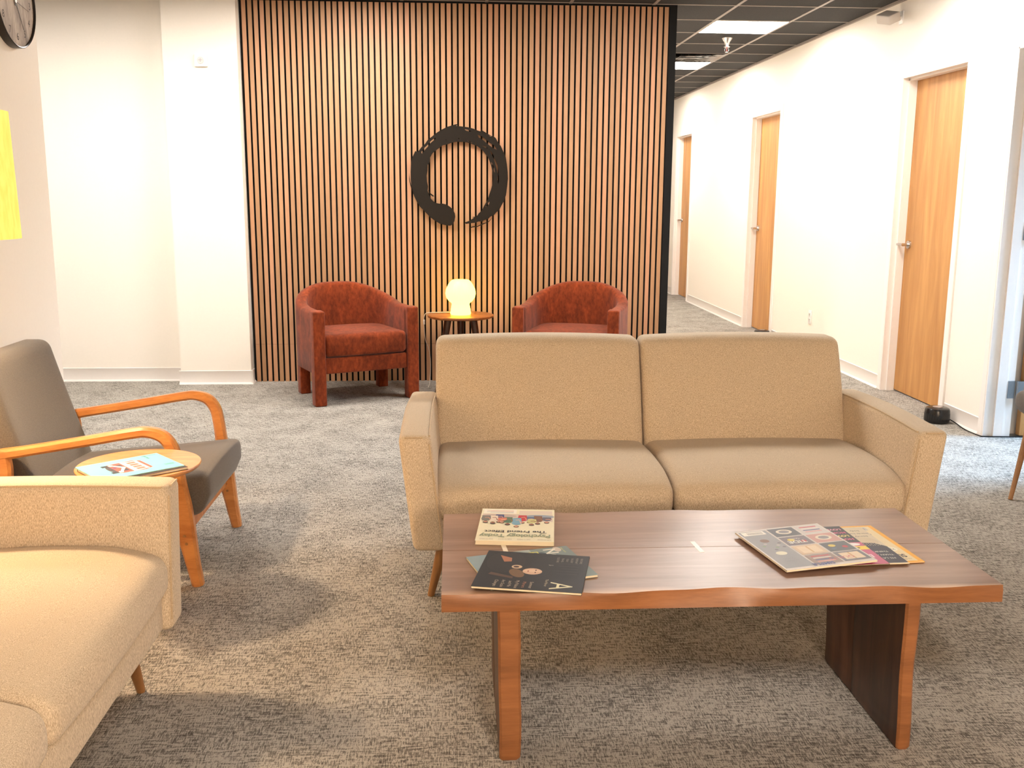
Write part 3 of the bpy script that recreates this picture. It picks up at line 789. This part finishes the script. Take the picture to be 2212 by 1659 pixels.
lo = bpy.data.objects.new('floor_lamp_light', ld); C.objects.link(lo); lo.parent = t; lo.location = (0, 0, 1.415)

# paper globe lamp standing behind the camera
t = thing('globe_lamp', 'paper globe floor lamp behind the camera outside the frame', 'floor lamp', (.9, -1.3, 0))
link('globe', lathe([(.02, 1.30), (.10, 1.325), (.18, 1.39), (.215, 1.50), (.18, 1.61), (.10, 1.675), (.02, 1.70)], 32), emit('paper_globe_glow', (1.0, .77, .56), 37), t)
link('pole', lathe([(.010, .02), (.010, 1.30)], 16), M_blackm, t)
link('base', lathe([(.13, 0), (.13, .012), (.12, .02), (.012, .026)], 40), M_blackm, t)

M_glass = emit('milk_glass_glow', (1.0, .74, .06), 2.4)
t = thing('table_lamp', 'small glowing ribbed glass mushroom lamp on the round table by slat wall', 'table lamp', (.047, 7.16, .5545))
link('shade', lathe([(.070, 0), (.074, .008), (.070, .04), (.064, .074), (.066, .084), (.086, .100), (.103, .125), (.109, .155), (.104, .185), (.086, .222), (.070, .243), (.058, .251), (.045, .252)], 96, lobes=32, amp=.008), M_glass, t)
# power cord with a plug at its end
bm = tube([(-.05, .03, .012), (-.10, .04, .012), (-.15, .06, .008), (-.21, .07, .006), (-.262, .085, -.01), (-.268, .09, -.10), (-.26, .10, -.20), (-.235, .13, -.28), (-.225, .15, -.40), (-.24, .10, -.5505), (-.30, -.05, -.5505), (-.40, -.05, -.5505)], .0025, 6)
link('cord', bm, M_cordw, t)
link('cord_switch', soft(-.275, -.262, .083, .101, -.085, -.05, .003, None, 4), M_cordw, t)

t = thing('round_table', 'small round dark wood three-legged table between the rust tub chairs', 'side table', (.047, 7.16, 0))
link('tabletop', lathe([(.225, .533), (.238, .538), (.241, .545), (.240, .551), (.236, .554)], 64), M_tabletop, t)
for k in range(3):
    a_ = [math.radians(215), math.radians(325), math.radians(90)][k]
    bm = cone((math.cos(a_)*.11, math.sin(a_)*.10, .534), (math.cos(a_)*.215, math.sin(a_)*.20, 0), .027, .014, 18); link('leg', bm, M_darkwood, t)

# ================================================================== RUST TUB CHAIRS
def tub_chair(label, loc, rot):
    t = thing('tub_chair', label, 'armchair', loc, rot, 'rust velvet tub chairs')
    Wd, D, R_, T = .375, .70, .30, .080        # half width, depth, corner radius, wall thickness
    # centreline in plan: from the left front (-x, y=0) back and round to the right front
    hw = Wd-T/2; pts = []
    ns = 12
    for i in range(ns): pts.append((-hw, .03+(D-R_-T/2-.03)*i/ns))
    for i in range(25):
        a_ = PI-PI/2*i/24; pts.append((-hw+R_+R_*math.cos(a_), D-R_-T/2+R_*math.sin(a_)))
    pts2 = [(-x, y) for x, y in pts[::-1]]
    pts = pts+pts2[1:] if abs(pts[-1][0]-pts2[0][0]) < 1e-6 else pts+pts2
    # arclength
    s = [0]
    for p, q in zip(pts, pts[1:]): s.append(s[-1]+math.hypot(q[0]-p[0], q[1]-p[1]))
    S = s[-1]; bm = bmesh.new(); rings = []
    for i, p in enumerate(pts):
        a_, c_ = pts[max(i-1, 0)], pts[min(i+1, len(pts)-1)]
        d = Vector((c_[0]-a_[0], c_[1]-a_[1])).normalized(); n = Vector((-d.y, d.x))   # outward (left of travel)
        u_ = abs(2*s[i]/S-1)      # 1 at the fronts, 0 at the back centre
        k = max(0, min(1, (.72-u_)/.62)); k = k*k*(3-2*k)
        zt = .640+.020*(1-u_)+.118*k; zb = .215
        h = T/2; r_ = .020
        sec = [(h-.004, zb+.01), (h-.016, zb), (-h+.016, zb), (-h+.004, zb+.01), (-h, zb+.15), (-h, zt-.12), (-h, zt-r_), (-h+.006, zt-.006), (-h+r_, zt), (0, zt+.004), (h-r_, zt), (h-.006, zt-.006), (h, zt-r_), (h, zt-.12), (h, zb+.15)]
        rings.append([bm.verts.new((p[0]+n.x*o_, p[1]+n.y*o_, z)) for o_, z in sec])
    for a_, b2 in zip(rings, rings[1:]):
        for q in range(len(a_)): bm.faces.new([a_[q], a_[(q+1) % len(a_)], b2[(q+1) % len(a_)], b2[q]])
    bm.faces.new(rings[0][::-1]); bm.faces.new(rings[-1])
    link('tub_back', bm, M_velvet, t, smooth=50)
    for sg in (-1, 1):
        xa, xb = sorted((sg*(Wd-.080), sg*(Wd+.002)))
        link('front_leg', soft(xa, xb, -.004, .078, 0, .6425, .011, lambda p: Vector((p.x, p.y, p.z+(.004*(p.y/.08) if p.z > .6 else 0))), 10), M_velvet, t)
        xa, xb = sorted((sg*(Wd-.115), sg*(Wd-.042)))
        link('rear_leg', soft(xa, xb, D-.215, D-.140, 0, .24, .008, None, 8), M_velvet, t)
    link('seat_rail', soft(-(Wd-.078), Wd-.078, .014, .50, .215, .325, .012, None, 10), M_velvet, t)
    def sf(p):
        q = p.copy()
        if p.z > .44: q.z += .014*(1-(p.x/.29)**2)*(1-((p.y-.28)/.3)**2)
        q.y -= .012*(1-(p.x/.29)**2) if p.y < .1 else 0
        q.z += .03*(p.y-.25)*-1*.2
        if p.y > .35:
            lim = .285-(p.y-.35)**2*.9/.25*.6; q.x = max(-lim, min(lim, q.x)) if lim > 0 else q.x
        return q
    link('seat_cushion', soft(-(Wd-.079), Wd-.079, .006, .535, .328, .478, .034, sf, 14), M_velvet, t)
    return t
tub_chair('rust velvet tub chair left of the glowing table lamp', (-.590, 6.715, 0), math.radians(25))
tub_chair('rust velvet tub chair right of the table lamp, half hidden by the sofa', (.757, 6.72, 0), math.radians(-19))

# ================================================================== RIGHT EDGE CHAIR
t = thing('lobby_chair', 'grey upholstered chair with thin splayed wood legs cropped at right edge', 'chair', (2.955, 4.36, 0))
def lf(p):
    q = p.copy(); q.z += .02*(abs(p.y)/.2)**2; return q
link('seat', soft(-.235, .17, -.23, .23, .365, .475, .05, lf, 12), M_grey, t)
def lb(p):
    q = p.copy(); q.x += .10*(p.z-.4)+.0-.10*(p.y/.23)**2*.6; return q
link('backrest', soft(.085, .150, -.235, .235, .42, .80, .03, lb, 12), M_grey, t)
for (sx, sy) in ((-1, -1), (-1, 1), (1, -1), (1, 1)):
    bm = cone((sx*.14 - (.06 if sx < 0 else 0), sy*.10, .385), (sx*.20-(.125 if sx < 0 else .0), sy*.02 if False else sy*.20-(.20 if sy > 0 else 0), 0) if False else ((-.325 if sx < 0 else .17), (.0 if sy > 0 else -.24) if sx < 0 else sy*.20, 0), .018, .010, 16)
    link('leg', bm, M_leg, t)

# ================================================================== SOUND MACHINES
def machine(label, loc, cord):
    t = thing('sound_machine', label, 'sound machine', loc, 0, 'black sound machines on the corridor floor')
    link('body', lathe([(.066, 0), (.075, .006), (.078, .02), (.075, .080), (.070, .092), (.060, .097), (.001, .098)], 44), M_black, t)
    link('top_control', lathe([(.030, .0975), (.030, .101), (.001, .1015)], 28), flat((150, 134, 126), .25), t)
    bm = bmesh.new()
    for k in range(30):
        a_ = 2*PI*k/30; cone((math.cos(a_)*.0768, math.sin(a_)*.0768, .024), (math.cos(a_)*.0755, math.sin(a_)*.0755, .060), .0012, .0012, 5, bm)
    link('grille', bm, M_blackm, t)
    link('cord', tube(cord, .0035, 6), M_black, t)
machine('black round sound machine on carpet in front of the nearest corridor door', (3.070, 5.985, 0), [(.078, -.01, .02), (.083, -.08, .012), (.078, -.16, .0045), (.068, -.26, .004), (.076, -.38, .004), (.10, -.405, .004), (.28, -.42, .004), (.50, -.43, .004)])
machine('black round sound machine farther down the corridor by the second door', (3.075, 9.66, 0), [(.05, -.06, .012), (.07, -.11, .004), (.03, -.15, .004), (.06, -.20, .004), (.085, -.17, .004), (.085, -.05, .004)])

# ================================================================== MAGAZINES
class Print:
    def __init__(s, W_, H_): s.bm = bmesh.new(); s.mats = []; s.W, s.H = W_, H_; s.z = .0002
    def mi(s, c):
        m_ = c if isinstance(c, bpy.types.Material) else flat(c, .45, 0, None, .25)
        if m_ not in s.mats: s.mats.append(m_)
        return s.mats.index(m_)
    def poly(s, pts, c):
        s.z += .000012
        f = s.bm.faces.new([s.bm.verts.new((u*s.W, v*s.H, s.z)) for u, v in pts]); f.material_index = s.mi(c)
        if f.normal.z < 0 or (f.normal_update() or f.normal.z) < 0: f.normal_flip()
    def rect(s, u0, v0, u1, v1, c): s.poly([(u0, v0), (u1, v0), (u1, v1), (u0, v1)], c)
    def ell(s, u, v, a, b, c, ang=0, n=20):
        P = []
        for i in range(n):
            x, y = a*math.cos(2*PI*i/n), b*math.sin(2*PI*i/n)
            P.append((u+(x*math.cos(ang)-y*math.sin(ang)), v+(x*math.sin(ang)+y*math.cos(ang))*s.W/s.H))
        s.poly(P, c)
    def text(s, u, v, txt, size, c, align='CENTER', bold=0., sx=1., rot=0):
        s.z += .000012
        text_into(s.bm, txt, Matrix.Translation((u*s.W, v*s.H, s.z)) @ Matrix.Rotation(rot, 4, 'Z') @ Matrix.Diagonal((sx, 1, 1, 1)), size, s.mi(c), align, bold)
def magazine(label, o, pu, pv, z0, th, cover, draw, group=None, bend=0., tilt=None):
    """o: reading bottom-left corner, pu: bottom-right, pv: top-left (world x, y)"""
    o_, U, V = Vector((o[0], o[1], 0)), Vector((pu[0]-o[0], pu[1]-o[1], 0)), Vector((pv[0]-o[0], pv[1]-o[1], 0))
    W_, H_ = U.length, V.length; ux = U.normalized(); vy = Vector((-ux.y, ux.x, 0))
    t = thing('magazine', label, 'magazine', (o_.x, o_.y, z0), math.atan2(ux.y, ux.x), group)
    if tilt: t.rotation_euler[1] = tilt
    link('pages', bx(.001, W_-.0015, .001, H_-.001, .0004, th-.0004), M_paper, t, smooth=0)
    p = Print(W_, H_); p.rect(0, 0, 1, 1, cover); draw(p)
    for v in p.bm.verts: v.co.z += th
    # back cover and spine
    f0 = len(p.bm.faces); box(p.bm, 0, W_, 0, H_, 0, .0004, p.mi(cover)); box(p.bm, -.0004, .0006, 0, H_, 0, th, p.mi(cover)); box(p.bm, 0, W_, 0, H_, th-.0004, th+.00018, p.mi(cover))
    me = bpy.data.meshes.new('cover'); p.bm.to_mesh(me); p.bm.free()
    link('cover', me, p.mats, t, smooth=0)
    return t
G = 'magazines on the coffee table'
def cover_group(p):
    p.rect(.0, .62, .42, 1.0, (230, 224, 200)) if False else None
    cream = (238, 230, 198)
    p.rect(.52, .02, .97, .16, (246, 240, 226)); p.rect(.03, .05, .48, .16, (222, 206, 190))
    for k, v in enumerate((.055, .08, .105, .13)): p.rect(.56, v, .93-.05*(k % 2), v+.008, (200, 130, 110) if k < 2 else (150, 150, 150))
    # group photo across the middle: bodies then heads (heads towards the title)
    p.rect(.02, .17, .98, .40, (216, 200, 184)); p.ell(.75, .24, .24, .08, (196, 176, 164)); p.ell(.2, .24, .2, .07, (150, 160, 176))
    folk = [(.10, .26, .42, (96, 92, 106), 0), (.22, .22, .46, (126, 84, 60), 1), (.33, .26, .42, (86, 108, 146), 2), (.43, .21, .44, (196, 40, 54), 0), (.30, .33, .50, (204, 196, 130), 1),
            (.50, .30, .56, (124, 168, 190), 2), (.62, .28, .50, (78, 116, 90), 1), (.74, .20, .43, (58, 74, 122), 0), (.70, .30, .44, (214, 120, 90), 2), (.82, .24, .47, (232, 216, 196), 1), (.92, .24, .44, (118, 116, 110), 0)]
    for (u, v0, v1, c, h) in folk:
        sk = [(214, 150, 120), (150, 98, 70), (228, 176, 146)][h]; hr = [(60, 38, 28), (28, 22, 20), (104, 70, 44)][h]
        p.poly([(u-.055, v0), (u+.055, v0), (u+.066, v1-.09), (u+.045, v1-.05), (u+.015, v1-.04), (u-.015, v1-.04), (u-.045, v1-.05), (u-.066, v1-.09)], c)
        p.poly([(u-.066, v1-.09), (u-.03, v0+.05), (u+.02, v0+.06), (u+.015, v0+.075), (u-.03, v0+.07), (u-.05, v1-.08)], sk)
        p.ell(u, v1+.010, .036, .040, hr); p.ell(u, v1-.004, .026, .034, sk); p.rect(u-.014, v1-.018, u+.014, v1-.012, (150, 52, 46)); p.rect(u-.016, v1+.004, u-.006, v1+.008, hr); p.rect(u+.006, v1+.004, u+.016, v1+.008, hr)
    p.text(.5, .725, 'The Friend Effect', .0255, (38, 32, 30), bold=.0004)
    p.text(.5, .845, 'Psychology Today', .0345, (150, 158, 128), bold=.0010, sx=.80)
    for u in (.12, .38, .62, .86):
        for v in (.945, .965): p.text(u, v, 'WHEN TO FORGIVE', .0042, (120, 100, 80))
magazine('folded magazine with group photo reading Psychology Today, rear left on coffee table', (.302, 2.879), (.084, 2.902), (.256, 2.597), TZ+.001, .012, (238, 230, 198), cover_group, G)
def cover_dark(p):
    p.ell(.50, .62, .42, .20, (16, 15, 15)); p.ell(.30, .22, .30, .20, (24, 20, 18))
    p.ell(.52, .50, .085, .10, (214, 176, 146)); p.ell(.505, .50, .035, .09, (226, 192, 162))
    for du in (-.03, .03): p.ell(.515+du, .53, .016, .007, (70, 40, 30))
    p.ell(.52, .46, .018, .007, (150, 60, 50)); p.ell(.59, .36, .12, .07, (112, 82, 50), .5); p.ell(.42, .34, .05, .055, (206, 176, 140)); p.ell(.42, .335, .025, .03, (60, 36, 30))
    p.poly([(.12, .14), (.30, .20), (.28, .27), (.18, .26)], (170, 110, 78)); p.poly([(.66, .10), (.74, .34), (.69, .34), (.60, .12)], (84, 58, 40))
    p.text(.93, .855, 'A', .098, (220, 214, 176), bold=.0006, rot=0, sx=.62) if False else None
    p.text(.86, .79, 'A', .082, (222, 216, 180), bold=-.0002, sx=.85)
    for k, s_ in enumerate(('Summer', 'Mirrors', 'My Palace', 'and Me', 'Art Scale', 'Changes')): p.text(.88, .53-.065*k, s_, .0125, (188, 172, 150) if k != 1 else (176, 120, 90))
    p.text(.80, .66, 'The Mirror', .010, (190, 178, 150))
    for k in range(6): p.text(.16, .93-.045*k, ('FEATURES', 'PORTRAIT', 'GALLERY', 'ESSAY', 'TRAVEL', 'CULTURE')[k], .0085, (150, 142, 130))
    p.text(.33, .66, 'J.', .014, (190, 182, 168))
    for k in range(5): p.rect(.25+.07*k, .70+.03*(k % 3), .275+.07*k, .92, (34, 30, 28))

magazine('black magazine with large letter A and pale face, topmost of front left pile', (.090, 2.536), (.037, 2.290), (.350, 2.455), TZ+.0075, .006, (7, 6, 6), cover_dark, G)
def cover_blue(p):
    p.rect(.0, .0, 1, .30, (140, 160, 166)); p.ell(.72, .12, .16, .08, (196, 208, 210)); p.ell(.5, .2, .2, .05, (110, 136, 148))
    p.rect(.0, .62, 1, 1, (124, 138, 134)); p.ell(.2, .70, .08, .06, (60, 76, 84)); p.ell(.08, .88, .08, .05, (204, 190, 176)); p.ell(.9, .85, .06, .05, (70, 88, 96))
    p.text(.30, .80, 'News', .050, (232, 226, 212), bold=.0008); p.text(.12, .62, 'F', .045, (214, 206, 96)); p.text(.12, .93, 'SPRING GUIDE', .006, (222, 206, 110)); p.text(.80, .93, 'TRAVEL', .008, (230, 226, 200))
magazine('pale blue-grey magazine sticking out beneath the black one on the coffee table', (.028, 2.506), (.086, 2.291), (.305, 2.580), TZ+.001, .006, (168, 178, 172), cover_blue, G)
def cover_quilt(p):
    cells = [(206, 200, 196), (92, 92, 98), (196, 150, 140), (120, 112, 118), (86, 88, 92), (210, 186, 156), (110, 106, 112), (150, 130, 120)]
    p.rect(.66, .04, .98, .96, (150, 152, 156)); p.ell(.82, .62, .06, .05, (222, 220, 196)); p.ell(.82, .30, .05, .05, (120, 88, 70))
    for k in range(7): p.ell(.70+.04*(k % 6), .38+.05*(k % 4), .02, .02, [(110, 108, 112), (186, 182, 178), (130, 150, 120)][k % 3])
    p.rect(.70, .05, .96, .14, (236, 232, 222))
    for k in range(12): p.rect(.73+.015*k, .07, .736+.015*k, .12, (90, 88, 86))
    for r_ in range(4):
        for c_ in range(2):
            u0 = .02+.32*c_; v0 = .03+.235*r_; c = cells[(r_*2+c_) % 8]
            p.rect(u0, v0, u0+.30, v0+.215, c)
            q = (r_+c_) % 4
            if q == 0:
                for k in range(4): p.rect(u0+.05, v0+.03+.04*k, u0+.25, v0+.05+.04*k, [(190, 70, 80), (226, 214, 206), (80, 84, 130), (210, 150, 150)][k])
            elif q == 1: p.ell(u0+.15, v0+.10, .09, .07, (224, 214, 196)); p.ell(u0+.15, v0+.10, .06, .045, (140, 136, 138))
            elif q == 2: p.ell(u0+.08, v0+.13, .03, .03, (186, 60, 70)); p.ell(u0+.2, v0+.08, .04, .035, (216, 196, 90)); p.ell(u0+.22, v0+.15, .03, .02, (90, 110, 130))
            else: p.rect(u0+.04, v0+.03, u0+.26, v0+.18, (226, 206, 176)); p.rect(u0+.14, v0+.03, u0+.16, v0+.18, (196, 160, 110))
    p.text(.50, .40, 'TIDE', .026, (238, 234, 226), bold=.0006); p.text(.49, .33, 'Quilts', .012, (230, 226, 220))
    p.text(.30, .86, 'QUILTS', .022, (190, 80, 90)); p.text(.56, .945, 'SIMPLE', .021, (70, 84, 150), bold=.0005)
    for k, s_ in enumerate(('QUICK', 'CLASSIC')): p.text(.82, .76+.05*k, s_, .011, (140, 142, 146))
magazine('quilt photo grid magazine, topmost at left of the right-hand pile on coffee table', (1.054, 2.700), (.797, 2.655), (1.052, 2.398), TZ+.0154, .0050, (214, 208, 202), cover_quilt, G, tilt=.028)
def cover_love(p):
    p.rect(.0, .45, 1, 1, (196, 92, 128)); p.rect(.0, .0, 1, .45, (30, 24, 28))
    for k, (s_, c) in enumerate((('HOW', (226, 96, 140)), ('LOVE', (238, 220, 120)), ('MORE', (210, 84, 128)), ('LOVE', (228, 150, 170)))): p.text(.135, .36-.09*k, s_, .018, c, bold=.0006)
    p.rect(.0, .55, .35, .64, (238, 208, 60)); p.ell(.12, .595, .02, .018, (30, 26, 26)); p.ell(.24, .595, .02, .018, (30, 26, 26)); p.ell(.15, .50, .11, .05, (236, 232, 232)); p.text(.18, .80, 'LIFE', .030, (240, 220, 228), bold=.001)
magazine('pink and black magazine with coloured lettering, just under the quilt magazine', (1.122, 2.704), (.900, 2.690), (1.112, 2.404), TZ+.0068, .0022, (44, 34, 38), cover_love, G)
def cover_note(p):
    p.rect(.0, .0, 1, .55, (214, 200, 170)); p.ell(.30, .40, .28, .16, (206, 190, 160))
    p.poly([(.0, .98), (.0, .56), (.10, .46), (.45, .42), (.75, .50), (1, .62), (1, .98)], (36, 38, 56))
    for i in range(26): p.ell(.06+.03*(i % 9), .47+.025*(i//9)+.006*(i % 2), .008, .006, (200, 190, 160))
    for k, s_ in enumerate(('MS LA', 'THAN 4', 'THINK')): p.text(.155, .86-.085*k, s_, .0135, (226, 222, 214))
    for k in range(3): p.text(.15, .27-.08*k, ('beauty', 'words hurt', 'body')[k], .014, (70, 62, 60))
    p.rect(.52, .0, .72, .26, (190, 100, 104))
magazine('magazine with navy shape and white handwritten words, between pink and yellow ones', (1.186, 2.700), (.955, 2.690), (1.179, 2.412), TZ+.0044, .0021, (222, 208, 180), cover_note, G)
def cover_sun(p):
    p.rect(.06, .03, .97, .97, (232, 214, 170)); p.rect(.12, .05, .34, .14, (196, 190, 182)); p.rect(.15, .07, .31, .12, (150, 140, 132))
    p.poly([(.16, .24), (.30, .20), (.36, .34), (.34, .52), (.22, .56), (.20, .40)], (84, 92, 78)); p.ell(.27, .45, .07, .05, (60, 70, 58))
    p.ell(.20, .66, .10, .08, (240, 232, 206)); p.text(.17, .67, '22', .015, (90, 80, 70)); p.text(.20, .635, 'BEST', .006, (110, 100, 90))
    p.text(.175, .835, 'SU', .032, (30, 34, 40), bold=.0010, sx=.72); p.text(.60, .835, 'NSET', .032, (30, 34, 40), bold=.0014); p.text(.20, .915, 'WESTERN LIVING', .006, (110, 80, 60)); p.text(.20, .935, 'ISSUE', .006, (110, 80, 60))
magazine('yellow-bordered magazine reading SU, lowest of the right-hand pile', (1.224, 2.722), (.998, 2.704), (1.247, 2.429), TZ+.001, .003, (240, 176, 50), cover_sun, G)
GS = 'magazines on the round side table'
def cover_bus(p):
    p.ell(.52, .36, .30, .14, (120, 150, 158)); p.ell(.50, .28, .20, .06, (70, 66, 70))
    red = (206, 84, 72); p.poly([(.22, .30), (.78, .30), (.82, .60), (.74, .70), (.26, .70), (.18, .60)], red); p.poly([(.20, .46), (.80, .46), (.76, .66), (.24, .66)], (236, 232, 222))
    for k in range(4): p.rect(.27+.125*k, .52, .365+.125*k, .62, (216, 110, 96))
    p.rect(.30, .36, .45, .44, (60, 60, 70)); p.rect(.55, .36, .70, .44, (60, 60, 70)); p.poly([(.24, .30), (.50, .40), (.76, .30), (.74, .34), (.50, .45), (.26, .34)], (236, 230, 222))
    for u in (.29, .71): p.ell(u, .33, .05, .035, (246, 240, 220))
    p.rect(.24, .22, .34, .30, (50, 46, 50)); p.rect(.66, .22, .76, .30, (50, 46, 50)); p.ell(.45, .33, .04, .03, (84, 60, 110))
    for k in range(4): p.rect(.72+.02*k, .84, .725+.02*k, .96, (90, 110, 120))
    p.text(.15, .82, 'journey', .014, (60, 76, 84)); p.rect(.06, .78, .075, .96, (80, 96, 100))
t9 = magazine('turquoise magazine with red and white bus, on top on the round side table', (-1.215, 3.135), (-1.080, 2.975), (-.995, 3.290), ZT+.009, .003, (120, 206, 216), cover_bus, GS)
def cover_plain(p): p.rect(.05, .05, .95, .95, (96, 72, 56))
magazine('dark brown spined magazine lying under the turquoise one on the side table', (-1.205, 3.125), (-1.068, 2.965), (-.985, 3.285), ZT+.001, .0075, (64, 46, 36), cover_plain, GS)
